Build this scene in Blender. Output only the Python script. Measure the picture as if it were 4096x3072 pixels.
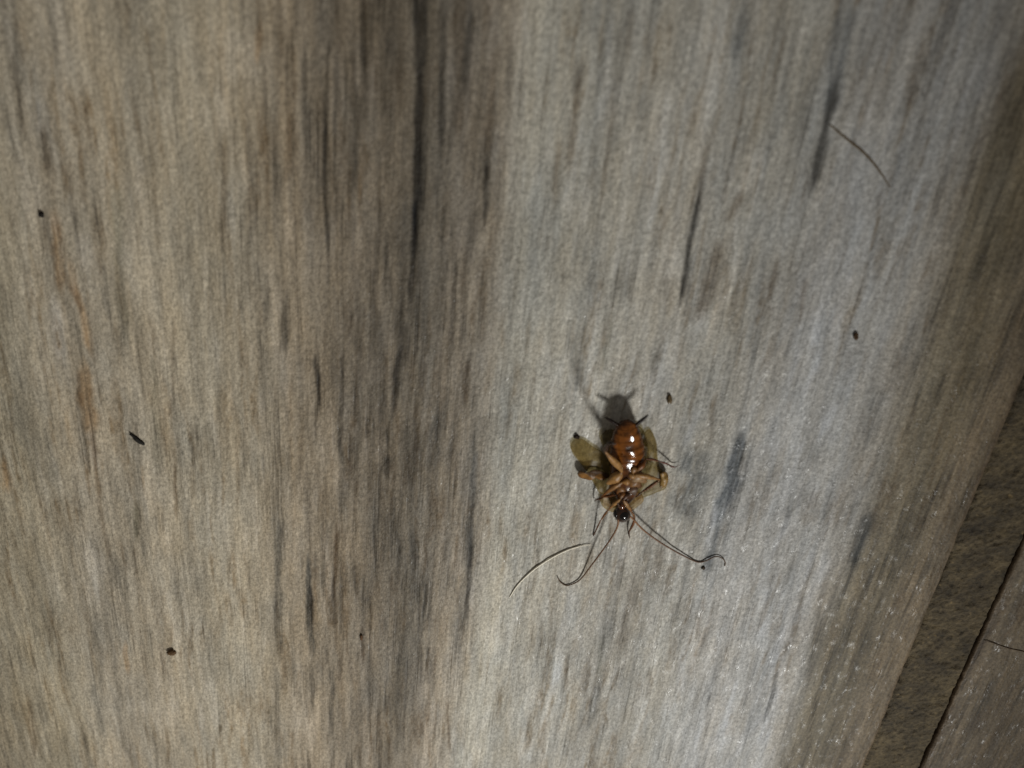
import bpy, math, random
import numpy as np
from mathutils import Vector, Matrix

MM = 0.001
scene = bpy.context.scene
for o in list(bpy.data.objects):
    bpy.data.objects.remove(o)
col = scene.collection

# ------------------------------------------------------------------ camera
F, W, H = 3076.0, 4096, 3072            # focal length in photo pixels, photo size
DIST = 100.0                            # mm from the lens to the tile along the axis
d = np.array([-700.0, -6660.0, -F]); d /= np.linalg.norm(d)   # world -Y (along the grain) seen from the camera
AX = np.array([-d[1], d[0], 0.0]); AX /= np.linalg.norm(AX)
AY = -d
AZ = np.cross(AX, AY)
ROT = np.array([AX, AY, AZ])            # world = ROT @ camera
CAM = ROT @ np.array([0, 0, 1.0]) * DIST

def px(u, v, z=0.0):
    """photo pixel at height z (mm) above the tile -> world mm"""
    r = ROT @ np.array([u - W / 2, -(v - H / 2), -F])
    return CAM + r * ((z - CAM[2]) / r[2])

cam_data = bpy.data.cameras.new('camera')
cam = bpy.data.objects.new('camera', cam_data)
col.objects.link(cam)
scene.camera = cam
cam.matrix_world = Matrix([list(ROT[i]) + [CAM[i] * MM] for i in range(3)] + [[0, 0, 0, 1]])
cam_data.sensor_width = 36.0
cam_data.lens = 36.0 * F / W
cam_data.clip_start = 0.002
cam_data.clip_end = 20.0
cam_data.dof.use_dof = True
_f = px(1950, 2420) - CAM
cam_data.dof.focus_distance = float(-(ROT.T @ _f)[2]) * MM
cam_data.dof.aperture_fstop = 17.0

# ------------------------------------------------------------------ light
world = bpy.data.worlds.new('World')
scene.world = world
world.use_nodes = True
bg = world.node_tree.nodes['Background']
bg.inputs['Color'].default_value = (1.0, 0.94, 0.85, 1)
bg.inputs['Strength'].default_value = 0.13

lamp_data = bpy.data.lights.new('lamp', 'SPOT')
lamp_data.energy = 7.5
lamp_data.color = (1.0, 1.0, 0.965)
lamp_data.shadow_soft_size = 0.036
lamp_data.spot_size = math.radians(37)
lamp_data.spot_blend = 1.0
lamp = bpy.data.objects.new('lamp', lamp_data)
col.objects.link(lamp)
lamp_loc = Vector((184, -286, 318)) * MM
lamp_aim = Vector((-30, -42, 0)) * MM
lamp.location = lamp_loc
lamp.rotation_euler = (lamp_aim - lamp_loc).to_track_quat('-Z', 'Y').to_euler()

scene.view_settings.view_transform = 'Standard'
scene.view_settings.look = 'None'
scene.view_settings.exposure = 0.0
scene.view_settings.gamma = 1.0
scene.view_settings.use_curve_mapping = False

# ------------------------------------------------------------------ helpers
def srgb(r, g, b):
    f = lambda c: (c / 255 / 12.92) if c / 255 <= 0.04045 else ((c / 255 + 0.055) / 1.055) ** 2.4
    return (f(r), f(g), f(b))

def tag(o, label=None, cat=None, group=None, kind=None):
    for k, v in (('label', label), ('category', cat), ('group', group), ('kind', kind)):
        if v: o[k] = v
    return o

def make(name, verts, faces, mat=None, parent=None, smooth=True, colors=None, at=(0, 0, 0)):
    """verts in mm -> one mesh object; colours (per vertex, linear) go to the attribute Col"""
    v = (np.asarray(verts, dtype=float) - np.asarray(at, dtype=float)) * MM
    me = bpy.data.meshes.new(name)
    if isinstance(faces, np.ndarray):
        n = len(faces)
        me.vertices.add(len(v)); me.vertices.foreach_set('co', v.astype(np.float32).ravel())
        me.loops.add(n * 4); me.loops.foreach_set('vertex_index', faces.astype(np.int32).ravel())
        me.polygons.add(n)
        me.polygons.foreach_set('loop_start', np.arange(0, n * 4, 4, dtype=np.int32))
        me.update(calc_edges=True)
    else:
        me.from_pydata(v.tolist(), [], faces)
        me.update()
    if smooth:
        me.polygons.foreach_set('use_smooth', np.ones(len(me.polygons), dtype=bool))
    if colors is not None:
        a = me.color_attributes.new('Col', 'FLOAT_COLOR', 'POINT')
        c = np.ones((len(v), 4), dtype=np.float32); c[:, :3] = colors
        a.data.foreach_set('color', c.ravel())
    if mat: me.materials.append(mat)
    o = bpy.data.objects.new(name, me)
    col.objects.link(o)
    if parent is not None: o.parent = parent
    o.location = Vector([float(q) * MM for q in at]) if parent is None else (0, 0, 0)
    return o

# --- numpy value noise
def _hash(ix, iy, seed):
    n = (ix.astype(np.int64) * 374761393 + iy.astype(np.int64) * 668265263 + seed * 974711) & 0x7fffffff
    n = ((n ^ (n >> 13)) * 1274126177) & 0x7fffffff
    n = n ^ (n >> 16)
    return (n & 0xffff) / 65535.0

def vnoise(x, y, seed=0):
    ix, iy = np.floor(x), np.floor(y)
    fx, fy = x - ix, y - iy
    fx = fx * fx * fx * (fx * (fx * 6 - 15) + 10); fy = fy * fy * fy * (fy * (fy * 6 - 15) + 10)
    a, b = _hash(ix, iy, seed), _hash(ix + 1, iy, seed)
    c, e = _hash(ix, iy + 1, seed), _hash(ix + 1, iy + 1, seed)
    return (a * (1 - fx) + b * fx) * (1 - fy) + (c * (1 - fx) + e * fx) * fy

def fbm(x, y, seed=0, octv=4, gain=0.5):
    s, a, t = 0.0, 1.0, 0.0
    for i in range(octv):
        s = s + a * vnoise(x * 2 ** i + 17.3 * i, y * 2 ** i + 9.1 * i, seed + i); t += a; a *= gain
    return s / t * 2 - 1

# --- node helper
class NT:
    def __init__(self, name):
        self.m = bpy.data.materials.new(name); self.m.use_nodes = True
        self.t = self.m.node_tree; self.n = self.t.nodes; self.l = self.t.links
        self.b = self.n['Principled BSDF']; self.out = self.n['Material Output']
    def node(self, typ, **kw):
        nd = self.n.new(typ)
        for k, v in kw.items(): setattr(nd, k, v)
        return nd
    def link(self, a, b): self.l.new(a, b)
    def noise(self, scale, stretch=(1, 1, 1), detail=2.0, rough=0.5, offset=(0, 0, 0)):
        tc = self.node('ShaderNodeTexCoord')
        mp = self.node('ShaderNodeMapping')
        mp.inputs['Scale'].default_value = stretch
        mp.inputs['Location'].default_value = offset
        self.link(tc.outputs['Object'], mp.inputs['Vector'])
        n = self.node('ShaderNodeTexNoise')
        n.inputs['Scale'].default_value = scale
        n.inputs['Detail'].default_value = detail
        n.inputs['Roughness'].default_value = rough
        self.link(mp.outputs['Vector'], n.inputs['Vector'])
        return n.outputs['Fac']
    def math(self, op, a, b=None):
        nd = self.node('ShaderNodeMath', operation=op)
        for i, q in enumerate((a, b)):
            if q is None: continue
            if isinstance(q, (int, float)): nd.inputs[i].default_value = q
            else: self.link(q, nd.inputs[i])
        return nd.outputs[0]
    def maprange(self, f, a, b, c, e):
        nd = self.node('ShaderNodeMapRange')
        self.link(f, nd.inputs[0])
        for i, q in enumerate((a, b, c, e)): nd.inputs[i + 1].default_value = q
        return nd.outputs[0]
    def scale(self, colour, f):
        nd = self.node('ShaderNodeVectorMath', operation='SCALE')
        self.link(colour, nd.inputs[0]); self.link(f, nd.inputs['Scale'])
        return nd.outputs[0]
    def mix(self, f, a, b):
        nd = self.node('ShaderNodeMix', data_type='RGBA')
        self.link(f, nd.inputs[0])
        for i, q in ((6, a), (7, b)):
            if isinstance(q, tuple): nd.inputs[i].default_value = (*q, 1) if len(q) == 3 else q
            else: self.link(q, nd.inputs[i])
        return nd.outputs[2]
    def attr(self):
        a = self.node('ShaderNodeVertexColor'); a.layer_name = 'Col'
        return a.outputs['Color']
    def bump(self, height, strength, dist):
        b = self.node('ShaderNodeBump')
        b.inputs['Strength'].default_value = strength
        b.inputs['Distance'].default_value = dist
        self.link(height, b.inputs['Height'])
        self.link(b.outputs[0], self.b.inputs['Normal'])

# ------------------------------------------------------------------ materials
def mat_tile():
    t = NT('wood_print_tile')
    c = t.attr()
    # fine printed speckle, drawn out a little along the grain
    sp = t.noise(2600, (1, 0.6, 1), 4.0, 0.7)
    c = t.scale(c, t.maprange(sp, 0.30, 0.70, 0.60, 1.38))
    fine = t.noise(1500, (1, 0.10, 1), 2.0, 0.6, (3, 1, 0))
    c = t.scale(c, t.maprange(fine, 0.3, 0.7, 0.92, 1.07))
    # thin broken fibre lines of the print, strongest where the print is dark; they are slightly sunk
    bw = t.node('ShaderNodeRGBToBW'); t.link(t.attr(), bw.inputs[0])
    amt = t.maprange(bw.outputs[0], 0.13, 0.34, 0.60, 0.23)
    l1 = t.maprange(t.noise(1050, (1, 0.035, 1), 2.0, 0.6, (0.3, 0.7, 0)), 0.50, 0.64, 0, 1)
    l2 = t.maprange(t.noise(560, (1, 0.07, 1), 3.0, 0.65, (2.3, 5.7, 0)), 0.52, 0.66, 0, 1)
    brk = t.maprange(t.noise(330, (1, 0.3, 1), 3.0, 0.6, (6, 6, 0)), 0.38, 0.60, 0, 1)
    line = t.math('MULTIPLY', t.math('MAXIMUM', l1, t.math('MULTIPLY', l2, 0.8)), brk)
    c = t.scale(c, t.math('SUBTRACT', 1.06, t.math('MULTIPLY', line, amt)))
    warm = t.noise(520, (1, 0.22, 1), 3.0, 0.6, (7, 4, 0))
    wm = t.mix(t.maprange(warm, 0.35, 0.65, 0, 1), (1.02, 0.997, 0.965), (0.985, 1.0, 1.025))
    mul = t.node('ShaderNodeVectorMath', operation='MULTIPLY')
    t.link(c, mul.inputs[0]); t.link(wm, mul.inputs[1])
    t.link(mul.outputs[0], t.b.inputs['Base Color'])
    h1 = t.noise(1700, (1, 0.7, 1), 2.0, 0.5, (1, 2, 0))
    h2 = t.noise(520, (1, 0.35, 1), 2.0, 0.5, (5, 2, 0))
    h3 = t.noise(3600, (1, 0.8, 1), 1.0, 0.5, (8, 3, 0))
    h = t.math('ADD', t.math('ADD', h1, h2), t.math('MULTIPLY', h3, 0.5))
    h = t.math('SUBTRACT', h, t.math('MULTIPLY', line, 0.5))
    t.bump(h, 0.85, 0.00014)
    gl = t.noise(900, (1, 0.5, 1), 3.0, 0.6, (4, 8, 0))      # glassy flecks in the matt glaze
    t.link(t.maprange(gl, 0.54, 0.70, 0.60, 0.25), t.b.inputs['Roughness'])
    t.b.inputs['Specular IOR Level'].default_value = 0.22
    return t.m

def mat_grout():
    t = NT('sandy_grout')
    a = t.noise(240, (1, 1, 1), 8.0, 0.72)
    b = t.noise(1800, (1, 1, 1), 3.0, 0.6, (2, 2, 2))
    g = t.noise(900, (1, 1, 1), 2.0, 0.5, (9, 2, 5))
    c = t.mix(t.maprange(a, 0.32, 0.68, 0, 1), srgb(40, 33, 22), srgb(106, 92, 66))
    c = t.scale(c, t.maprange(b, 0.3, 0.7, 0.55, 1.4))
    c = t.mix(t.maprange(g, 0.68, 0.76, 0, 0.5), c, srgb(150, 128, 88))
    t.link(c, t.b.inputs['Base Color'])
    t.b.inputs['Roughness'].default_value = 0.85
    t.bump(b, 0.9, 0.0003)
    return t.m

def mat_chitin(name, rough=0.28, coat=0.4, amount=0.22, scale=2400, sss=0.0, bump=0.00003, trans=0.0):
    """insect shell coloured by the vertex colours, mottled by noise"""
    t = NT(name)
    n = t.noise(scale, (1, 1, 1), 3.0, 0.6)
    c = t.scale(t.attr(), t.maprange(n, 0.3, 0.7, 1 - amount, 1 + amount))
    t.link(c, t.b.inputs['Base Color'])
    t.b.inputs['Roughness'].default_value = rough
    t.b.inputs['IOR'].default_value = 1.36
    t.b.inputs['Coat Weight'].default_value = coat
    t.b.inputs['Coat Roughness'].default_value = 0.13
    if sss:
        t.b.inputs['Subsurface Weight'].default_value = sss
        t.b.inputs['Subsurface Radius'].default_value = (1.0, 0.45, 0.15)
        t.b.inputs['Subsurface Scale'].default_value = 0.0006
    t.bump(n, 0.6, bump)
    return t.m

def mat_wing():
    t = NT('wing_membrane')
    n = t.noise(700, (1, 1, 1), 3.0, 0.6)
    c = t.scale(t.attr(), t.maprange(n, 0.3, 0.7, 0.65, 1.35))
    t.link(c, t.b.inputs['Base Color'])
    t.b.inputs['Roughness'].default_value = 0.36
    t.bump(n, 0.5, 0.00006)
    tr = t.node('ShaderNodeBsdfTranslucent'); t.link(c, tr.inputs['Color'])
    tp = t.node('ShaderNodeBsdfTransparent')
    tint = t.mix(t.maprange(n, 0.0, 1.0, 0.0, 0.2), (0.92, 0.88, 0.74), (0.82, 0.75, 0.56))
    t.link(tint, tp.inputs['Color'])
    m1 = t.node('ShaderNodeMixShader'); m1.inputs[0].default_value = 0.35
    t.link(t.b.outputs[0], m1.inputs[1]); t.link(tr.outputs[0], m1.inputs[2])
    m2 = t.node('ShaderNodeMixShader'); m2.inputs[0].default_value = 0.78
    t.link(m1.outputs[0], m2.inputs[1]); t.link(tp.outputs[0], m2.inputs[2])
    t.link(m2.outputs[0], t.out.inputs['Surface'])
    return t.m

def mat_plain(name, c, rough=0.6, amount=0.25, scale=2500, spec=0.4):
    t = NT(name)
    n = t.noise(scale, (1, 1, 1), 3.0, 0.6)
    rgb = t.node('ShaderNodeRGB'); rgb.outputs[0].default_value = (*c, 1)
    t.link(t.scale(rgb.outputs[0], t.maprange(n, 0.3, 0.7, 1 - amount, 1 + amount)), t.b.inputs['Base Color'])
    t.b.inputs['Roughness'].default_value = rough
    t.b.inputs['Specular IOR Level'].default_value = spec
    t.bump(n, 0.6, 0.00005)
    return t.m

M_TILE, M_GROUT = mat_tile(), mat_grout()
M_BODY = mat_chitin('amber_shell', 0.14, 0.0, 0.62, 1000, 0.0, 0.00006)
M_LEG = mat_chitin('leg_shell', 0.42, 0.0, 0.42, 1700, 0.0, 0.0001)
M_HEAD = mat_chitin('dark_head_shell', 0.16, 0.7, 0.2, 1500, 0.0, 0.00001)
M_EYE = mat_plain('black_eye', srgb(14, 9, 7), 0.08, 0.1, 3000, 0.6)
M_ANT = mat_chitin('antenna_shell', 0.5, 0.0, 0.2, 4000)
M_WING = mat_wing()

# ------------------------------------------------------------------ floor: grout bed with two plank tiles
EDGE1, EDGE2 = 64.0, 73.4               # mm, the two edges of the joint
GROUT_Z = -1.5

def axis(spans):
    out = [spans[0][0]]
    for a, b, s in spans:
        n = max(1, int(round((b - a) / s)))
        out += list(a + (b - a) * (np.arange(1, n + 1) / n))
    return np.array(out)

def grid_faces(nx, ny):
    i, j = np.meshgrid(np.arange(nx - 1), np.arange(ny - 1), indexing='ij')
    a = (i * ny + j).ravel()
    return np.stack([a, a + ny, a + ny + 1, a + 1], axis=1)

OV = W / 2212.0
# printed grain marks read off the photograph: points (on a 2212 px wide copy), half width px, strength, colour factor
DARK, BLUE, BROWN, ORANGE, PALE, GREEN = (0.22, 0.215, 0.21), (0.31, 0.34, 0.38), (0.40, 0.33, 0.26), (0.86, 0.64, 0.43), (1.22, 1.26, 1.36), (0.62, 0.64, 0.60)
STREAKS = [
    ([(912, -60), (908, 150), (903, 330), (897, 470)], 8, 0.95, DARK),
    ([(897, 440), (892, 560), (884, 665)], 7, 0.85, DARK),
    ([(868, 640), (862, 760), (850, 880)], 7, 0.75, DARK),
    ([(880, 700), (872, 790)], 9, 0.45, DARK),
    ([(836, 500), (832, 640)], 4, 0.5, DARK),
    ([(712, 60), (703, 250), (700, 400), (708, 530)], 4, 0.65, DARK),
    ([(765, 100), (770, 260), (762, 420)], 6, 0.5, DARK),
    ([(800, -20), (792, 120), (786, 260)], 7, 0.45, DARK),
    ([(836, 60), (828, 260)], 5, 0.5, DARK),
    ([(960, 0), (955, 140), (952, 330)], 6, 0.6, DARK),
    ([(1000, -20), (992, 120), (988, 300)], 7, 0.5, BROWN),
    ([(1075, 80), (1062, 220), (1050, 330)], 8, 0.5, BROWN),
    ([(1052, 340), (1046, 490)], 5, 0.7, DARK),
    ([(985, 560), (975, 760)], 6, 0.45, DARK),
    ([(1010, 780), (1004, 880)], 6, 0.6, BROWN),
    ([(683, 770), (687, 830), (692, 886)], 5, 0.9, DARK),
    ([(620, 620), (618, 760)], 4, 0.4, BLUE),
    ([(1832, 0), (1806, 180), (1790, 260)], 13, 0.55, BLUE),
    ([(1806, 180), (1778, 310), (1755, 408)], 8, 1.0, DARK),
    ([(1612, 20), (1590, 120)], 8, 0.45, BLUE),
    ([(1512, 420), (1490, 520), (1472, 650)], 6, 0.8, DARK),
    ([(1530, 300), (1508, 440)], 5, 0.4, BROWN),
    ([(1255, 150), (1240, 260), (1228, 360)], 7, 0.5, BROWN),
    ([(1250, 130), (1242, 200)], 9, 0.4, DARK),
    ([(1330, 180), (1300, 420)], 5, 0.35, BROWN),
    ([(1365, 20), (1358, 130)], 6, 0.4, BROWN),
    ([(1210, 300), (1195, 430)], 6, 0.4, BROWN),
    ([(1325, 690), (1300, 800)], 6, 0.4, GREEN),
    ([(1560, 520), (1535, 600), (1505, 690)], 20, 0.5, BROWN),
    ([(1600, 420), (1570, 480)], 9, 0.45, BROWN),
    ([(1680, 560), (1660, 650)], 5, 0.5, BROWN),
    ([(1740, 600), (1728, 700)], 5, 0.4, BROWN),
    ([(665, 1210), (670, 1320), (673, 1410)], 8, 0.95, BLUE),
    ([(668, 1250), (672, 1360)], 5, 0.7, DARK),
    ([(672, 1430), (676, 1530)], 5, 0.7, DARK),
    ([(600, 1110), (602, 1290), (600, 1420)], 9, 0.5, BLUE),
    ([(598, 1440), (602, 1560)], 7, 0.35, BLUE),
    ([(728, 1140), (724, 1220), (721, 1300)], 5, 0.75, BROWN),
    ([(716, 1440), (717, 1560)], 6, 0.6, BLUE),
    ([(1027, 960), (1020, 1100), (1012, 1220)], 7, 0.6, BLUE),
    ([(1016, 1180), (1008, 1330)], 6, 0.75, DARK),
    ([(1000, 1270), (990, 1420)], 8, 0.35, BLUE),
    ([(838, 985), (836, 1030)], 8, 0.7, DARK),
    ([(945, 890), (930, 1010)], 13, 0.45, BLUE),
    ([(862, 1180), (858, 1260)], 5, 0.4, DARK),
    ([(905, 1380), (908, 1480)], 6, 0.45, DARK),
    ([(850, 860), (838, 960)], 6, 0.45, DARK),
    ([(890, 1160), (905, 1300)], 9, 0.35, BLUE),
    ([(964, 1510), (969, 1560), (970, 1625)], 4, 0.8, BROWN),
    ([(781, 1355), (783, 1425)], 4, 0.75, BROWN),
    ([(1600, 940), (1585, 1020), (1560, 1100)], 15, 0.95, BLUE),
    ([(1598, 930), (1590, 980)], 7, 0.5, DARK),
    ([(1560, 1090), (1540, 1190), (1525, 1240)], 9, 0.6, BLUE),
    ([(1508, 970), (1492, 1050), (1475, 1120)], 26, 0.62, BLUE),
    ([(1545, 860), (1535, 960)], 6, 0.35, BROWN),
    ([(1885, 1110), (1862, 1170), (1845, 1220)], 13, 0.75, BLUE),
    ([(1680, 1455), (1665, 1510), (1650, 1556)], 5, 0.8, DARK),
    ([(1292, 1470), (1280, 1530), (1270, 1575)], 9, 0.55, BLUE),
    ([(1300, 1380), (1292, 1470)], 5, 0.5, GREEN),
    ([(1430, 1180), (1410, 1260)], 9, 0.45, BROWN),
    ([(1370, 1250), (1340, 1400)], 12, 0.4, BROWN),
    ([(1520, 1290), (1506, 1380)], 6, 0.55, BROWN),
    ([(1660, 1300), (1640, 1360)], 5, 0.45, BROWN),
    ([(250, 400), (256, 560), (268, 700)], 13, 0.45, GREEN),
    ([(262, 560), (270, 760)], 10, 0.35, BLUE),
    ([(294, 1090), (293, 1160)], 6, 0.6, GREEN),
    ([(330, 780), (340, 1000)], 9, 0.35, GREEN),
    ([(378, 990), (380, 1120)], 4, 0.5, BROWN),
    ([(375, 700), (372, 900)], 5, 0.3, BROWN),
    ([(485, 300), (482, 520)], 6, 0.35, BROWN),
    ([(625, 260), (618, 400)], 6, 0.35, BROWN),
    ([(92, 270), (102, 370)], 7, 0.5, BROWN),
    ([(118, 470), (126, 540), (134, 620)], 12, 0.55, ORANGE),
    ([(165, 620), (180, 690), (196, 760)], 8, 0.5, ORANGE),
    ([(140, 590), (175, 670)], 6, 0.5, BROWN),
    ([(178, 790), (186, 850), (194, 930)], 18, 0.5, ORANGE),
    ([(150, 560), (166, 640)], 10, 0.35, ORANGE),
    ([(168, 800), (176, 880)], 7, 0.6, BROWN),
    ([(200, 930), (206, 1000), (216, 1080)], 5, 0.6, BROWN),
    ([(212, 1080), (236, 1210)], 6, 0.45, BROWN),
    ([(270, 1390), (275, 1450)], 6, 0.6, ORANGE),
    ([(10, 990), (16, 1060)], 9, 0.5, ORANGE),
    ([(60, 1500), (75, 1640)], 7, 0.45, BROWN),
    ([(30, 20), (36, 160), (44, 300)], 6, 0.45, DARK),
    ([(100, 1290), (112, 1400)], 7, 0.4, BROWN),
    ([(560, 60), (556, 140)], 6, 0.5, ORANGE),
    ([(118, 650), (124, 720), (130, 775)], 15, 0.75, PALE),
    ([(118, 470), (122, 510)], 9, 0.6, PALE),
    ([(84, 220), (88, 290)], 9, 0.5, PALE),
    ([(300, 340), (305, 440)], 9, 0.4, PALE),
    ([(198, 930), (208, 1010)], 9, 0.5, PALE),
    ([(1508, 880), (1478, 960)], 8, 0.55, PALE),
    ([(1548, 1090), (1530, 1180)], 6, 0.55, PALE),
    ([(1350, 1170), (1335, 1240)], 6, 0.5, PALE),
    ([(1240, 1250), (1180, 1560)], 10, 0.35, PALE),
    ([(1560, 40), (1510, 330)], 10, 0.3, PALE),
    ([(1720, 1300), (1640, 1620)], 20, 0.35, PALE),
    ([(1390, 1480), (1370, 1640)], 16, 0.35, PALE),
]

# broad tone across the plank: photo column (2212 copy) read along y = 800 -> colour
TONE = [(-260, (150, 139, 119)), (0, (157, 147, 127)), (130, (164, 154, 137)), (300, (166, 155, 136)), (450, (172, 162, 143)), (560, (162, 151, 132)),
        (640, (146, 134, 116)), (740, (130, 119, 103)), (840, (112, 103, 90)), (900, (103, 96, 85)), (980, (126, 117, 104)), (1040, (150, 142, 129)),
        (1085, (166, 162, 151)), (1250, (168, 164, 154)), (1400, (166, 162, 153)), (1560, (158, 155, 147)), (1700, (161, 159, 155)), (1850, (164, 163, 160)),
        (1930, (152, 148, 141)), (1980, (123, 114, 97)), (2060, (110, 100, 81)), (2140, (113, 101, 83)), (2212, (104, 92, 74))]

def tone_at(xmm, seed):
    tx = np.array([px(u * OV, 800 * OV)[0] for u, _ in TONE])
    tc = np.array([srgb(*c) for _, c in TONE])
    return np.stack([np.interp(xmm, tx, tc[:, k]) for k in range(3)], axis=-1)

def tile_surface(x, y, seed, marks):
    """printed colour and relief (mm) of a plank tile at (x, y)"""
    wob = 3.2 * fbm(x / 30, y / 60, seed + 1, 3) + 0.8 * fbm(x / 5, y / 25, seed + 2, 3)
    c = tone_at(x + wob, seed)
    c = c * (1 + 0.45 * np.clip((0.30 - c[..., 1]) / 0.14, 0, 1) * np.clip((-8 - y) / 60, 0, 1) * (x < 30))[..., None]   # the dark band pales along its length
    # long thin grain, medium bands, patches
    xw = x + 0.5 * fbm(x / 2.0, y / 5.0, seed + 90, 2)
    g1 = fbm(xw / 1.0, y / 13, seed + 5, 3, 0.6)
    g2 = fbm(x / 3.4, y / 48, seed + 9, 3)
    g3 = fbm(xw / 0.6, y / 3.0, seed + 14, 2)
    p = fbm(x / 9, y / 16, seed + 20, 3)
    g1n = np.clip(g1, -1, 0.35)
    dirty = np.clip((0.36 - c[..., 1]) / 0.2, 0, 1)      # the dark bands are the most streaked
    f = 0.985 + (0.26 + 0.24 * dirty) * g1n + 0.20 * g2 + 0.13 * g3 + 0.14 * p
    # rows of fine dark strokes
    sk = vnoise(x / 0.62 + 0.8 * fbm(x / 6, y / 20, seed + 40, 2), y / 8.5, seed + 31)
    dk = np.clip((sk - 0.76) / 0.2, 0, 1) * np.clip(0.5 + 1.3 * fbm(x / 10, y / 30, seed + 33, 2), 0, 1)
    f = f * (1 - (0.22 + 0.2 * dirty) * dk)
    c = c * f[..., None]
    bs = vnoise(x / 0.6 + 1.2 * fbm(x / 4, y / 9, seed + 120, 2), y / 7.0, seed + 121) * (0.6 + 0.6 * vnoise(x / 5, y / 13, seed + 122))
    bs = (np.clip((bs - 0.50) / 0.45, 0, 1) * np.clip(0.75 + 0.9 * fbm(x / 0.35, y / 1.2, seed + 125, 2), 0, 1.3))[..., None]
    c = c * (1 - bs * (1 - np.array([0.68, 0.62, 0.55])))
    ps = vnoise(x / 0.8 + 1.2 * fbm(x / 4, y / 9, seed + 130, 2), y / 6.0, seed + 131) * (0.6 + 0.6 * vnoise(x / 5, y / 13, seed + 132))
    ps = np.clip((ps - 0.62) / 0.22, 0, 1)[..., None]
    c = c * (1 + ps * np.array([0.16, 0.17, 0.20]))
    # warm and cool drift of the print
    w = fbm(x / 2.2, y / 14, seed + 50, 3)
    c = c * (1 + w[..., None] * np.array([0.035, 0.0, -0.055]))
    relief = 0.03 * g1 + 0.02 * g3 - 0.03 * dk
    if marks:
        for pts, wd, st, fac in STREAKS:
            q = np.array([px(u * OV, v * OV)[:2] for u, v in pts])
            ys = q[::-1, 1]; xs = q[::-1, 0]
            w_mm = wd * OV * 0.034
            L = ys[-1] - ys[0]
            sel = (y > ys[0] - 0.25 * L - 1) & (y < ys[-1] + 0.25 * L + 1) & (np.abs(x - xs.mean()) < 5 * w_mm + 6)
            if not sel.any(): continue
            xx, yy = x[sel], y[sel]
            k1 = (xs[-1] - xs[0]) / max(L, 0.1)
            cx = np.interp(yy, ys, xs) + 0.28 * w_mm * fbm(xx * 0 + 3.1, yy / 3.0, seed + 61, 3) * 2
            ends = np.minimum((yy - ys[0]) / (0.22 * L + 0.4), (ys[-1] - yy) / (0.22 * L + 0.4)) + 0.55
            ends = np.clip(ends + 0.3 * fbm(xx / 0.4, yy / 2.0, seed + 70, 2), 0, 1)
            ww = w_mm * (1.15 + 0.45 * fbm(xx * 0 + 1.7, yy / 4.0, seed + 64, 2)) * (0.5 + 0.5 * ends)
            strand = np.clip(1.0 + 0.5 * fbm((xx - cx) / 0.30 + 5.0, yy / 9.0, seed + 66, 2), 0.6, 1.15)
            a = np.exp(-np.abs((xx - cx) / ww) ** 3.2) * ends * strand
            a = a * np.clip(1.05 + 0.4 * fbm(xx / 0.35, yy / 2.2, seed + 67, 3), 0, 1.15) * st * 1.12
            a = np.clip(a, 0, 1)
            c[sel] = c[sel] * (1 - a[..., None] * (1 - np.array(fac)))
            relief[sel] -= 0.06 * a * (1 if fac[0] < 1 else -0.6)
    return np.clip(c, 0.01, 0.85), relief

def build_tile(x, y, edge_x, side, seed, marks, parent, name='tile'):
    """pillowed plank tile: fine grid top with a rounded edge along edge_x, closed sides"""
    nx, ny = len(x), len(y)
    X, Y = np.meshgrid(x, y, indexing='ij')
    c, r = tile_surface(X, Y, seed, marks)
    e = np.abs(X - edge_x) + 0.0
    ragged = 0.10 * fbm(Y / 1.3, X * 0 + 2, seed + 80, 3) + 0.16 * fbm(Y / 9.0, X * 0 + 5, seed + 81, 2)
    zz = r + 0.06 * fbm(X / 1.0, Y / 1.6, seed + 82, 3) - 0.30 * np.clip(1 - e / 5.0, 0, 1) ** 2.2 - 0.12 * np.clip(1 - e / 0.5, 0, 1) ** 2
    fade = np.clip(1 - e / 1.2, 0, 1)
    X = X + ragged * fade
    # worn biscuit colour right on the rim
    rim = np.clip(1 - e / 0.9, 0, 1)[..., None] * 0.3
    c = c * (1 - rim) + np.array(srgb(118, 100, 84)) * rim
    # edge skirt down below the grout
    V = np.stack([X, Y, zz], axis=-1)
    ei = 0 if abs(x[0] - edge_x) < 1e-6 else -1
    sk1 = V[ei].copy(); sk1[:, 2] -= 0.5; sk1[:, 0] += side * 0.10
    sk2 = V[ei].copy(); sk2[:, 2] = -8; sk2[:, 0] += side * 0.12
    cs = np.tile(np.array(srgb(74, 60, 46)), (ny, 1))
    if ei == 0:
        V = np.concatenate([sk2[None], sk1[None], V]); c = np.concatenate([cs[None], cs[None], c])
    else:
        V = np.concatenate([V, sk1[None], sk2[None]]); c = np.concatenate([c, cs[None], cs[None]])
    far = V[-1 if ei == 0 else 0].copy(); far[:, 2] = -8
    cf = np.tile(np.array(srgb(74, 60, 46)), (ny, 1))
    if ei == 0:
        V = np.concatenate([V, far[None]]); c = np.concatenate([c, cf[None]])
    else:
        V = np.concatenate([far[None], V]); c = np.concatenate([cf[None], c])
    # end caps
    lo = V[:, :1].copy(); lo[:, :, 2] = -8; hi = V[:, -1:].copy(); hi[:, :, 2] = -8
    V = np.concatenate([lo, V, hi], axis=1); c = np.concatenate([c[:, :1], c, c[:, -1:]], axis=1)
    return make(name, V.reshape(-1, 3), grid_faces(V.shape[0], V.shape[1]), M_TILE, parent, True, c.reshape(-1, 3))

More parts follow.
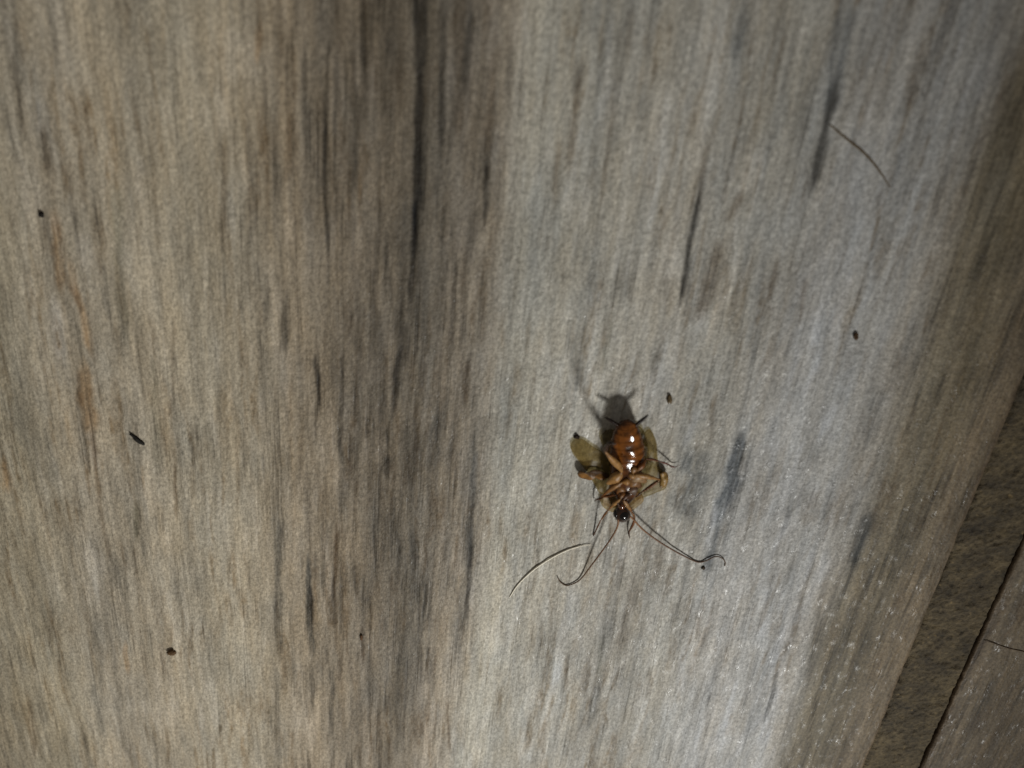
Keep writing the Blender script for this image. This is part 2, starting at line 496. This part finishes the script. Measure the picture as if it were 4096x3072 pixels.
# grout bed
gx = axis([(-140, 60, 20), (60, 77, 0.16), (77, 200, 20)])
gy = axis([(-160, -75, 2.0), (-75, 25, 0.2), (25, 110, 2.0)])
GX, GY = np.meshgrid(gx, gy, indexing='ij')
GZ = -0.72 + 0.34 * fbm(GX / 2.4, GY / 2.4, 101, 5, 0.6) + 0.16 * fbm(GX / 0.6, GY / 0.6, 107, 2)
gap = np.exp(-((EDGE2 - GX) / 0.26) ** 2) * (0.8 + 0.3 * fbm(GX * 0, GY / 3.0, 111, 3)) + 0.6 * np.exp(-((GX - EDGE1) / 0.5) ** 2) * (0.7 + 0.6 * fbm(GX * 0 + 4, GY / 2.0, 113, 3))
GZ = np.minimum(GZ, -0.42) - 0.8 * gap          # the grout has shrunk away from both tiles
GZ[(GX < 61) | (GX > 76.4)] = -3.0
floor = make('floor', np.stack([GX, GY, GZ], -1).reshape(-1, 3), grid_faces(len(gx), len(gy)), M_GROUT, None, True)
tag(floor, 'tiled floor of pale wood-look planks with a dark gritty joint', 'floor', kind='structure')

tx = axis([(-136, -86, 1.6), (-86, 58, 0.21), (58, EDGE1, 0.13)])
ty = axis([(-160, -88, 1.8), (-88, 54, 0.42), (54, 110, 1.8)])
main_tile = build_tile(tx, ty, EDGE1, +1, 3, True, floor)
tx2 = axis([(EDGE2, 80, 0.15), (80, 96, 0.35), (96, 200, 2.5)])
second_tile = build_tile(tx2, axis([(-160, -75, 1.8), (-75, 10, 0.42), (10, 110, 1.8)]), EDGE2, -1, 3, False, floor)

# ------------------------------------------------------------------ cockroach
def catmull(P, n):
    P = np.asarray(P, dtype=float)
    if len(P) < 3:
        t = np.linspace(0, 1, n)[:, None]; return P[0] * (1 - t) + P[-1] * t
    Q = np.vstack([2 * P[0] - P[1], P, 2 * P[-1] - P[-2]])
    out = []
    segs = len(P) - 1
    for s in np.linspace(0, segs, n):
        i = min(int(s), segs - 1); t = s - i
        a, b, c, e = Q[i], Q[i + 1], Q[i + 2], Q[i + 3]
        out.append(0.5 * (2 * b + (c - a) * t + (2 * a - 5 * b + 4 * c - e) * t ** 2 + (3 * b - a - 3 * c + e) * t ** 3))
    return np.array(out)

class Tube:
    """collects swept tubes with radius and colour per ring"""
    def __init__(self): self.v, self.f, self.c = [], [], []
    def sweep(self, pts, rad, colours, sides=10, flat=1.0):
        pts = np.asarray(pts, float); n = len(pts)
        rad = np.interp(np.linspace(0, 1, n), np.linspace(0, 1, len(rad)), rad)
        ca = np.array(colours, float).reshape(-1, 3)
        cc = np.stack([np.interp(np.linspace(0, 1, n), np.linspace(0, 1, len(ca)), ca[:, k]) for k in range(3)], -1)
        tan = np.gradient(pts, axis=0); tan /= np.linalg.norm(tan, axis=1)[:, None] + 1e-12
        up = np.array([0, 0, 1.0])
        if abs(tan[0] @ up) > 0.93: up = np.array([1.0, 0, 0])
        base = len(self.v)
        nrm = up - tan[0] * (up @ tan[0]); nrm /= np.linalg.norm(nrm)
        for i in range(n):
            nrm = nrm - tan[i] * (nrm @ tan[i]); nrm /= np.linalg.norm(nrm)
            bi = np.cross(tan[i], nrm)
            for k in range(sides):
                a = 2 * math.pi * k / sides
                self.v.append(pts[i] + rad[i] * (bi * math.cos(a) + nrm * math.sin(a) * flat)); self.c.append(cc[i])
        for i in range(n - 1):
            for k in range(sides):
                k2 = (k + 1) % sides
                self.f.append((base + i * sides + k, base + i * sides + k2, base + (i + 1) * sides + k2, base + (i + 1) * sides + k))
        for i, rev in ((0, 1), (n - 1, 0)):
            j = len(self.v); self.v.append(pts[i]); self.c.append(cc[i])
            for k in range(sides):
                a, b = base + i * sides + k, base + i * sides + (k + 1) % sides
                self.f.append((b, a, j) if rev else (a, b, j))
    def build(self, name, mat, parent, at=(0, 0, 0)):
        return make(name, self.v, self.f, mat, parent, True, np.array(self.c), at)

def C1(u, v, z):
    """point read off the 2.476x close-up of the insect (2240..2780, 1480..2150)"""
    return px(2240 + u * 0.4039, 1480 + v * 0.4039, z)

TAN, TAN2 = srgb(142, 104, 58), srgb(112, 78, 42)
AMB, AMB2, DBR = srgb(104, 60, 22), srgb(78, 45, 20), srgb(46, 28, 16)
BLK = srgb(26, 15, 10)
OLIVE, OLIVE2 = srgb(134, 110, 58), srgb(112, 88, 42)

roach_at = px(2495, 1900, 0)
roach = bpy.data.objects.new('cockroach', None)
col.objects.link(roach)
roach.empty_display_size = 0.005
tag(roach, 'dead amber-brown cockroach lying on its back on the pale wood-look tile', 'cockroach')

# body: one continuous loft, neck to tip, belly up
stations = [  # close-up u, v, height of centre, half width mm, half height mm, colour
    (640, 1345, 1.7, 0.55, 0.55, DBR),
    (645, 1310, 1.7, 0.85, 0.80, DBR),
    (650, 1260, 1.65, 1.45, 1.00, DBR),
    (655, 1200, 1.6, 1.95, 1.15, AMB2),
    (655, 1130, 1.6, 2.20, 1.25, AMB2),
    (660, 1060, 1.6, 2.35, 1.30, AMB2),
    (665, 990, 1.65, 2.45, 1.35, AMB2),
    (668, 930, 1.7, 2.55, 1.40, AMB2),
    (670, 870, 1.75, 2.72, 1.48, AMB),
    (670, 810, 1.8, 2.76, 1.50, AMB),
    (670, 750, 1.9, 2.66, 1.46, AMB),
    (670, 690, 2.05, 2.42, 1.36, AMB),
    (670, 630, 2.2, 2.10, 1.20, AMB),
    (672, 580, 2.35, 1.75, 1.02, AMB),
    (672, 545, 2.45, 1.42, 0.84, AMB),
    (670, 515, 2.52, 1.0, 0.55, AMB2),
    (668, 500, 2.55, 0.45, 0.25, AMB2)]
ctr = np.array([C1(s[0] - 10, s[1], s[2]) for s in stations])
N = 150
P = catmull(ctr, N)
tt = np.linspace(0, len(stations) - 1, N)
hw = 0.86 * np.interp(tt, range(len(stations)), [s[3] for s in stations])
hh = np.interp(tt, range(len(stations)), [s[4] for s in stations])
cb = np.stack([np.interp(tt, range(len(stations)), [s[5][k] for s in stations]) for k in range(3)], -1)
S = 44
bv, bc = [], []
rng = random.Random(4)
for i in range(N):
    s = tt[i]
    # abdomen plates: each overlaps the next, so the radius saw-tooths toward the tip
    ph = ((s - 7.0) / 1.12)
    saw = 0.0; seam = 0.0
    if s > 7.0:
        fr = ph - math.floor(ph)
        saw = 0.034 * (fr - 0.5)
        seam = math.exp(-((fr - 1.0) / 0.10) ** 2) + math.exp(-((fr) / 0.07) ** 2)
    t = P[min(i + 1, N - 1)] - P[max(i - 1, 0)]; t /= np.linalg.norm(t)
    side = np.cross(t, [0, 0, 1.0]); side /= np.linalg.norm(side)
    up = np.cross(side, t)
    for k in range(S):
        a = 2 * math.pi * k / S
        ca, sa = math.cos(a), math.sin(a)
        # belly flatter in the middle, sharp flange at the flank
        rx = abs(ca) ** 0.85 * math.copysign(1, ca); rz = abs(sa) ** 0.95 * math.copysign(1, sa)
        m = 1 + saw
        p = P[i] + side * hw[i] * rx * (1 + saw * 1.3) + up * hh[i] * rz * m
        p = p + up * (0.05 * math.sin(3.1 * rx + s * 2) * (1 if sa > 0 else 0))
        cc = cb[i].copy()
        if s > 7.0:
            cc = cc * (1 - 0.30 * seam * (0.5 + 0.5 * math.sin(rx * 5 + s * 3)))
            cc = cc * (1 + 0.18 * max(0, 1 - abs((fr - 0.55) / 0.35)))
            cc = cc * (0.85 + 0.3 * abs(rx)) if sa > 0 else cc
            # dark gut showing through the middle plates
            if sa > 0 and 9.0 < s < 12.2:
                dk = math.exp(-((rx - 0.05) / 0.28) ** 2) * math.exp(-((s - 10.4) / 0.55) ** 2)
                cc = cc * (1 - 0.75 * dk)
            if abs(rx) > 0.8: cc = cc * 0.55
        bv.append(p); bc.append(cc)
bf = []
for i in range(N - 1):
    for k in range(S):
        k2 = (k + 1) % S
        bf.append((i * S + k, i * S + k2, (i + 1) * S + k2, (i + 1) * S + k))
for i, rev in ((0, 1), (N - 1, 0)):
    j = len(bv); bv.append(P[i]); bc.append(cb[i])
    for k in range(S):
        a, b = i * S + k, i * S + (k + 1) % S
        bf.append((b, a, j) if rev else (a, b, j))
body = make('body', bv, bf, M_BODY, roach, True, np.array(bc))

def blob(name, centre, ax, ay, az, mat, parent, colour, dirx=(1, 0, 0), pw=1.0, nu=28, nv=18, shade=None):
    """shaped ellipsoid part, axes along dirx, its left, and up"""
    dx = np.array(dirx, float); dx /= np.linalg.norm(dx)
    dy = np.cross([0, 0, 1.0], dx); dy /= np.linalg.norm(dy); dz = np.cross(dx, dy)
    v, c, f = [], [], []
    for j in range(nv + 1):
        b = math.pi * j / nv - math.pi / 2
        for i in range(nu):
            a = 2 * math.pi * i / nu
            x = math.cos(b) * math.cos(a); y = math.cos(b) * math.sin(a); z = math.sin(b)
            taper = 1 - 0.18 * x * pw
            v.append(centre + dx * ax * x + dy * ay * y * taper + dz * az * z)
            c.append(np.array(colour) * (shade(x, y, z) if shade else 1.0))
    for j in range(nv):
        for i in range(nu):
            i2 = (i + 1) % nu
            f.append((j * nu + i, j * nu + i2, (j + 1) * nu + i2, (j + 1) * nu + i))
    return make(name, v, f, mat, parent, True, np.array(c))

# pronotum: shield lying under the thorax
def plate(name, outline, z0, bulge, mat, parent, colour, rim=None, rings=8, thick=0.06, wav=0.0, seed=0, rimw=0.3, tint=None):
    """thin curved plate with real thickness from an outline of world points (x, y)"""
    o = catmull(np.vstack([outline, outline[:1]]), 72)[:-1]
    c0 = o.mean(axis=0)
    n = len(o)
    v, c = [], []
    def zf(p, r):
        return z0 + bulge * (1 - r * r) + wav * float(fbm(np.array([p[0] / 1.6]), np.array([p[1] / 1.6]), seed, 2)[0])
    for layer in (0, 1):
        v.append([c0[0], c0[1], zf(c0, 0) - layer * thick]); c.append(colour)
        for r in range(1, rings + 1):
            q = r / rings
            for k in range(n):
                p = c0 + (o[k] - c0) * q
                v.append([p[0], p[1], zf(p, q) - layer * thick])
                cc = np.array(colour)
                if rim is not None and q > 1 - rimw: cc = cc * (1 - (q - 1 + rimw) / rimw) + np.array(rim) * ((q - 1 + rimw) / rimw)
                if tint is not None: cc = cc * tint(p, q, 2 * math.pi * k / n)
                c.append(cc)
    m = 1 + rings * n
    f = []
    for layer in (0, 1):
        b = layer * m
        for k in range(n):
            t3 = (b, b + 1 + k, b + 1 + (k + 1) % n); f.append(t3 if layer == 0 else t3[::-1])
        for r in range(rings - 1):
            for k in range(n):
                k2 = (k + 1) % n
                q4 = (b + 1 + r * n + k, b + 1 + (r + 1) * n + k, b + 1 + (r + 1) * n + k2, b + 1 + r * n + k2)
                f.append(q4 if layer == 0 else q4[::-1])
    for k in range(n):
        k2 = (k + 1) % n; e = 1 + (rings - 1) * n
        f.append((e + k, m + e + k, m + e + k2, e + k2))
    return make(name, v, f, mat, parent, True, np.array(c))

def c1xy(pts, z=0.6): return np.array([C1(u, v, z)[:2] for u, v in pts])

plate('pronotum', c1xy([(395, 1290), (440, 1220), (560, 1180), (700, 1180), (800, 1230), (830, 1290), (775, 1350), (700, 1400), (600, 1425), (490, 1400), (420, 1350)]),
      0.55, -0.25, M_WING, roach, srgb(150, 104, 60), srgb(170, 130, 80))

# wings spread flat under the body, resting on the tile
lw = c1xy([(500, 1250), (400, 1225), (330, 1120), (255, 1000), (180, 900), (120, 820), (108, 740), (150, 690), (230, 690), (330, 760), (420, 820), (520, 950), (560, 1120)], 0.4)
rw = c1xy([(760, 1295), (860, 1255), (960, 1215), (1040, 1185), (1068, 1110), (1040, 1035), (985, 960), (968, 860), (960, 740), (925, 640), (880, 590), (830, 640), (800, 760), (770, 920), (740, 1100)], 0.4)
vein = lambda p, q, a: 0.78 + 0.3 * math.sin(a * 26 + p[0] * 0.5) ** 2
lwo = plate('forewing', lw, 0.34, 0.22, M_WING, roach, OLIVE, OLIVE2, 12, 0.05, 0.16, 5, 0.25, vein)
rwo = plate('forewing', rw, 0.34, 0.22, M_WING, roach, OLIVE, OLIVE2, 12, 0.05, 0.16, 8, 0.25, vein)

# head bent under, glossy, with one black eye facing up
HC = C1(615, 1415, 1.75)
hd = C1(600, 1300, 1.9) - HC
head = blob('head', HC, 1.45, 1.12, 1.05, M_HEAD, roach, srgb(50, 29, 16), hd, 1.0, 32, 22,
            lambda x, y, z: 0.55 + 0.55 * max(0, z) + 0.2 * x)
blob('eye', C1(628, 1430, 2.15), 0.92, 0.80, 0.82, M_EYE, head, BLK, hd, 0.6)
blob('eye', C1(557, 1420, 1.9), 0.66, 0.44, 0.6, M_EYE, head, BLK, hd, 0.6)
tb = Tube(); tb.sweep(catmull([C1(600, 1355, 2.6), C1(575, 1330, 3.0), C1(560, 1290, 3.0)], 8), [0.13, 0.12, 0.07], [DBR, AMB2]); tb.build('palp', M_LEG, head)
tb = Tube(); tb.sweep(catmull([C1(650, 1350, 2.6), C1(665, 1320, 3.0), C1(655, 1285, 3.0)], 8), [0.13, 0.12, 0.07], [DBR, AMB2]); tb.build('palp', M_LEG, head)
blob('mouth_plate', C1(610, 1345, 2.2), 0.62, 0.5, 0.45, M_HEAD, head, srgb(86, 48, 24), hd, -0.5)

# antennae (photo pixels, height)
def antenna(pts, r0, r1):
    q = catmull([px(u, v, z) for u, v, z in pts], 90)
    tb = Tube()
    rad = [r0 + (r1 - r0) * (i / 89) * 1.0 + (0.012 if i % 2 else 0) for i in range(90)]
    tb.sweep(q, rad, [srgb(138, 92, 48), srgb(96, 64, 40), srgb(84, 60, 40), srgb(92, 72, 52)], 8)
    return tb.build('antenna', M_ANT, roach)
antenna([(2470, 2050, 2.3), (2473, 2076, 2.4), (2469, 2108, 2.3), (2446, 2151, 2.0), (2407, 2206, 1.5), (2363, 2265, 0.8), (2332, 2306, 0.35), (2307, 2328, 0.2), (2268, 2342, 0.14), (2241, 2328, 0.16), (2231, 2311, 0.3)], 0.14, 0.06)
antenna([(2512, 2058, 1.7), (2535, 2079, 1.6), (2568, 2115, 1.4), (2618, 2154, 1.1), (2679, 2193, 0.7), (2740, 2226, 0.35), (2790, 2248, 0.16), (2823, 2243, 0.16), (2862, 2226, 0.2), (2890, 2234, 0.2), (2901, 2251, 0.16), (2899, 2264, 0.12)], 0.14, 0.06)

# cerci: ringed feelers at the tip
def cercus(a, b):
    a, b = np.array(a), np.array(b)
    n = 25
    t = np.linspace(0, 1, n)[:, None]
    q = a * (1 - t) + b * t
    rad = [(0.21 + 0.05 * math.sin(math.pi * (i / n))) * (1 - 0.55 * (i / n) ** 2) * (1.12 if i % 3 else 0.85) for i in range(n)]
    tb = Tube(); tb.sweep(q, rad, [DBR, BLK, BLK], 10)
    return tb.build('cercus', M_LEG, roach)
cercus(C1(742, 555, 2.5), C1(872, 446, 2.75))
cercus(C1(590, 555, 2.5), C1(447, 468, 2.3))

# legs
def leg(segs, spine_seed, name='leg', spines=(), mat=M_LEG):
    """segs: list of (points, radii, colours, flat)"""
    tb = Tube()
    r = random.Random(spine_seed)
    for pts, rad, cols, flat in segs:
        q = catmull(pts, max(10, 6 * len(pts)))
        tb.sweep(q, [rad[0] * 0.45] + list(rad) + [rad[-1] * 0.4], cols, 12, flat)
    for (a, b, n, ln) in spines:
        a, b = np.array(a), np.array(b); ax = (b - a) / np.linalg.norm(b - a)
        for i in range(n):
            p = a + (b - a) * ((i + 0.6) / n)
            s = np.array([r.uniform(-1, 1), r.uniform(-1, 1), r.uniform(-0.2, 1)]); s -= ax * (s @ ax); s /= np.linalg.norm(s)
            e = p + s * ln * r.uniform(0.7, 1.2) + ax * ln * 0.7
            tb.sweep([p, (p + e) / 2, e], [0.045, 0.03, 0.008], [AMB2, DBR], 5)
    return tb.build(name, mat, roach)

def coxa(pts, rad, cols, flat=0.45):
    return (pts, rad, cols, flat)
# front pair, reaching past the head
k1, t1, e1 = C1(600, 1275, 3.2), C1(478, 1385, 1.9), C1(402, 1490, 1.1)
leg([coxa([C1(660, 1130, 2.4), C1(610, 1180, 2.7), C1(575, 1235, 2.6)], [0.5, 0.75, 0.5], [AMB, TAN2, AMB]),
     ([C1(640, 1200, 2.6), C1(615, 1240, 3.0), k1], [0.42, 0.36, 0.24], [AMB, TAN2], 0.8),
     ([k1, C1(540, 1325, 2.7), t1], [0.24, 0.29, 0.18], [TAN, TAN, AMB], 0.8),
     ([t1, C1(440, 1435, 1.5), e1], [0.17, 0.15, 0.12], [TAN2, AMB], 1),
     ([e1, C1(372, 1555, 0.6), C1(345, 1610, 0.3), C1(328, 1645, 0.14)], [0.12, 0.10, 0.09, 0.11], [AMB, AMB2, DBR], 1)], 1,
    spines=((t1, e1, 5, 0.5),))
k2, t2, e2 = C1(628, 1290, 3.2), C1(712, 1410, 2.3), C1(738, 1475, 1.7)
leg([coxa([C1(680, 1140, 2.5), C1(715, 1190, 2.7), C1(725, 1250, 2.3)], [0.55, 0.8, 0.5], [AMB, srgb(88, 70, 58), DBR]),
     ([C1(690, 1210, 2.6), C1(655, 1250, 3.0), k2], [0.42, 0.36, 0.24], [DBR, AMB2], 0.8),
     ([k2, C1(665, 1340, 2.9), t2], [0.24, 0.29, 0.20], [TAN2, TAN, AMB], 0.8),
     ([t2, C1(730, 1440, 2.0), e2], [0.19, 0.17, 0.17], [TAN2, AMB], 1),
     ([e2, C1(722, 1530, 1.2), C1(690, 1590, 0.6), C1(684, 1625, 0.3), C1(690, 1668, 0.14)], [0.19, 0.18, 0.12, 0.09, 0.10], [AMB, AMB2, DBR], 1)], 2,
    spines=((t2, e2, 4, 0.4),))
# middle pair
a3, k3, e3 = C1(620, 1110, 3.0), C1(410, 1255, 1.8), C1(560, 1235, 2.6)
leg([coxa([C1(650, 1060, 2.6), C1(560, 1130, 2.5), C1(490, 1190, 2.0)], [0.6, 0.95, 0.6], [AMB, TAN2, AMB2]),
     ([C1(690, 1090, 2.6), C1(660, 1105, 2.95), a3], [0.5, 0.6, 0.4], [TAN2, TAN], 0.7),
     ([a3, C1(510, 1175, 2.7), k3], [0.34, 0.36, 0.22], [TAN, TAN2, AMB], 0.75),
     ([k3, C1(470, 1248, 2.1), e3], [0.20, 0.20, 0.16], [AMB, AMB2], 1),
     ([C1(425, 1268, 1.8), C1(380, 1278, 1.2), C1(350, 1288, 0.6), C1(345, 1305, 0.3)], [0.17, 0.12, 0.09, 0.08], [AMB2, DBR], 1)], 3,
    spines=((k3, e3, 6, 0.5), (C1(400, 1265, 1.7), C1(352, 1285, 0.8), 4, 0.5)))
a4, k4, e4 = C1(740, 1040, 3.2), C1(990, 1085, 2.2), C1(800, 1215, 1.9)
leg([coxa([C1(680, 1070, 2.7), C1(740, 1120, 2.6), C1(800, 1160, 2.0)], [0.6, 0.95, 0.6], [TAN2, TAN2, AMB2]),
     ([C1(690, 1045, 2.6), C1(715, 1045, 3.0), a4], [0.5, 0.6, 0.45], [TAN2, TAN], 0.7),
     ([a4, C1(860, 1055, 2.9), k4], [0.40, 0.40, 0.24], [TAN, TAN, TAN2], 0.75),
     ([k4, C1(900, 1150, 2.0), e4], [0.22, 0.24, 0.18], [TAN2, AMB, AMB2], 1),
     ([e4, C1(770, 1245, 1.8), C1(745, 1262, 2.0)], [0.14, 0.11, 0.08], [AMB2, DBR], 1)], 4,
    spines=((a4, k4, 4, 0.35), (k4, e4, 7, 0.5)))
# hind pair; the left one sticks up off the belly
a5, k5, e5 = C1(612, 1010, 3.3), C1(442, 800, 5.6), C1(470, 735, 9.0)
leg([([C1(470, 1125, 2.4), C1(535, 1080, 2.9), C1(590, 1030, 3.1), a5], [0.55, 0.80, 0.62, 0.35], [TAN, TAN, TAN, TAN2], 0.7),
     ([a5, C1(585, 955, 3.7), C1(510, 880, 4.7), k5], [0.34, 0.50, 0.46, 0.26], [TAN, TAN, TAN, TAN2], 0.8),
     ([k5, C1(452, 775, 7.2), e5], [0.30, 0.34, 0.26], [AMB2, DBR, DBR], 1),
     ([e5, C1(505, 722, 9.7), C1(560, 735, 9.8)], [0.22, 0.2, 0.14], [DBR, BLK], 1)], 5,
    spines=((k5, e5, 8, 0.7),))
a6, k6, e6 = C1(760, 1000, 3.2), C1(850, 880, 2.8), C1(985, 905, 1.4)
leg([coxa([C1(690, 1000, 2.8), C1(770, 1060, 2.8), C1(850, 1110, 2.1)], [0.6, 1.0, 0.6], [AMB, srgb(136, 112, 84), TAN2]),
     ([C1(700, 985, 2.7), C1(735, 990, 3.1), a6], [0.55, 0.7, 0.45], [TAN, TAN2], 0.7),
     ([a6, C1(815, 945, 3.1), k6], [0.34, 0.38, 0.22], [TAN2, AMB, AMB2], 0.8),
     ([k6, C1(920, 885, 2.1), e6], [0.18, 0.17, 0.13], [AMB2, srgb(96, 46, 34)], 1),
     ([e6, C1(1060, 930, 0.9), C1(1130, 962, 0.5), C1(1192, 938, 0.35)], [0.12, 0.10, 0.09, 0.05], [srgb(104, 52, 38), srgb(96, 50, 40)], 1)], 6,
    spines=((e6, C1(1120, 955, 0.6), 6, 0.55), (k6, e6, 5, 0.5)))
# smoky hind wings half unfolded from under the abdomen
hw1 = c1xy([(640, 980), (520, 900), (450, 800), (405, 720), (412, 650), (470, 600), (560, 590), (640, 640), (690, 800)], 0.7)
plate('hindwing', hw1, 0.62, 0.15, M_WING, roach, srgb(46, 38, 26), srgb(36, 28, 20), 8, 0.05, 0.25, 31, 0.3, vein)
hw2 = c1xy([(700, 960), (690, 800), (720, 620), (770, 560), (830, 600), (858, 690), (880, 800), (870, 920), (800, 990)], 0.7)
plate('hindwing', hw2, 0.62, 0.15, M_WING, roach, srgb(46, 38, 26), srgb(36, 28, 20), 8, 0.05, 0.25, 33, 0.3, vein)
# folded hind wing edges sticking out at both sides, amber
hl = c1xy([(172, 1040), (195, 1004), (270, 1016), (330, 998), (410, 1012), (490, 1060), (430, 1092), (360, 1070), (300, 1102), (235, 1098), (190, 1080)], 1.2)
fold_y = C1(300, 1044, 1.2)[1]
fold = lambda p, q, a: vein(p, q, a) * (0.35 if p[1] > fold_y + 0.25 * math.sin(p[0] * 3) else 1.0)
plate('hindwing', hl, 1.0, 0.12, M_LEG, roach, srgb(128, 88, 40), srgb(104, 70, 32), 14, 0.05, 0.55, 11, 0.4, fold)
hr = c1xy([(990, 1030), (1035, 1015), (1075, 1060), (1070, 1130), (1030, 1185), (990, 1165), (1000, 1090)], 1.2)
plate('hindwing', hr, 1.0, 0.3, M_LEG, roach, srgb(146, 116, 66), srgb(108, 80, 42), 10, 0.1, 0.5, 13, 0.4, vein)

# move the children so that the empty stands at the insect's base
for ch in list(roach.children_recursive):
    pass
roach.location = Vector(roach_at) * MM
inv = Matrix.Translation(-Vector(roach_at) * MM)
for ch in roach.children:
    ch.matrix_parent_inverse = inv

# ------------------------------------------------------------------ hairs and crumbs
def hair(name, pts, r, c, label, tone=0.5):
    q = catmull([px(u, v, z) for u, v, z in pts], 60)
    at = q[0].copy(); at[2] = 0
    tb = Tube()
    tb.sweep(q, [r * 0.5, r, r, r * 0.9, r * 0.35], [c, c], 7)
    o = tb.build(name, M_ANT, None, at)
    return tag(o, label, 'hair')
hair('hair', [(2038, 2390, 0.10), (2074, 2337, 0.14), (2135, 2279, 0.18), (2202, 2234, 0.19), (2268, 2201, 0.17), (2324, 2184, 0.14), (2363, 2178, 0.10)], 0.12, srgb(240, 232, 214),
     'short pale curved hair beside the cockroach antenna')
hair('hair', [(3318, 498, 0.06), (3400, 566, 0.09), (3460, 615, 0.09), (3515, 680, 0.09), (3562, 752, 0.08)], 0.11, srgb(88, 70, 40),
     'short brown curved hair beside a long dark pointed streak in the tile')
hair('hair', [(3935, 2560, -0.25), (3960, 2568, -0.04), (4030, 2592, 0.07), (4110, 2612, 0.07), (4180, 2650, 0.06)], 0.07, srgb(92, 74, 54),
     'thin dark hair crossing the edge of the narrow second tile')

def crumb(name, u, v, lx, ly, ang, c, label, seed, hgt=0.35, cat='crumb'):
    """lumpy bit of dirt lying on the tile, sizes in photo pixels"""
    p = px(u, v, 0); k = 0.036
    r = random.Random(seed)
    nu, nv = 16, 10
    vs, f = [], []
    ca, sa = math.cos(ang), math.sin(ang)
    for j in range(nv + 1):
        b = math.pi * j / nv - math.pi / 2
        for i in range(nu):
            a = 2 * math.pi * i / nu
            nx, ny, nz = math.cos(b) * math.cos(a), math.cos(b) * math.sin(a), math.sin(b)
            m = 1 + 0.75 * float(fbm(np.array([nx * 2.1 + seed]), np.array([ny * 1.7 + nz * 1.3]), seed, 3)[0])
            x, y = nx * lx * k * m, ny * ly * k * m
            vs.append([p[0] + x * ca - y * sa, p[1] + x * sa + y * ca, hgt * 0.6 + nz * hgt * 0.75 * m])
    for j in range(nv):
        for i in range(nu):
            i2 = (i + 1) % nu
            f.append((j * nu + i, j * nu + i2, (j + 1) * nu + i2, (j + 1) * nu + i))
    o = make(name, vs, f, mat_plain(name + '_dirt', c, 0.75, 0.35, 3500, 0.25), None, True, None, (p[0], p[1], 0))
    return tag(o, label, cat)
crumb('dirt_sliver', 547, 1752, 26, 8, -0.72, srgb(34, 31, 28), 'small black elongated sliver of dirt lying slanted across the tile', 21, 0.3, 'dirt')
crumb('crumb', 688, 2606, 20, 13, 0.35, srgb(84, 62, 38), 'largest brown crumb on the warm tan part of the tile', 22, 0.4)
crumb('crumb', 167, 857, 8, 8, 0, srgb(24, 20, 15), 'tiny round black crumb next to an orange grain mark', 23, 0.28)
crumb('crumb', 3423, 1343, 9, 14, 0.1, srgb(72, 52, 32), 'brown crumb on the pale tile between the cockroach and the hair', 24, 0.3)
crumb('seed', 2678, 1593, 9, 17, 0.15, srgb(92, 76, 52), 'small pointed brown seed lying by the cockroach tail feelers', 25, 0.35, 'seed')
crumb('crumb', 2307, 1746, 9, 8, 0.0, srgb(36, 24, 15), 'dark crumb touching the rounded tip of a cockroach wing', 26, 0.25)
crumb('crumb', 2812, 2270, 8, 7, 0.0, srgb(58, 48, 36), 'grey crumb beneath the curl of the cockroach antenna', 27, 0.2)
crumb('crumb', 1446, 2548, 8, 13, 0.1, srgb(84, 60, 38), 'brown crumb on the dark grain band', 28, 0.22)
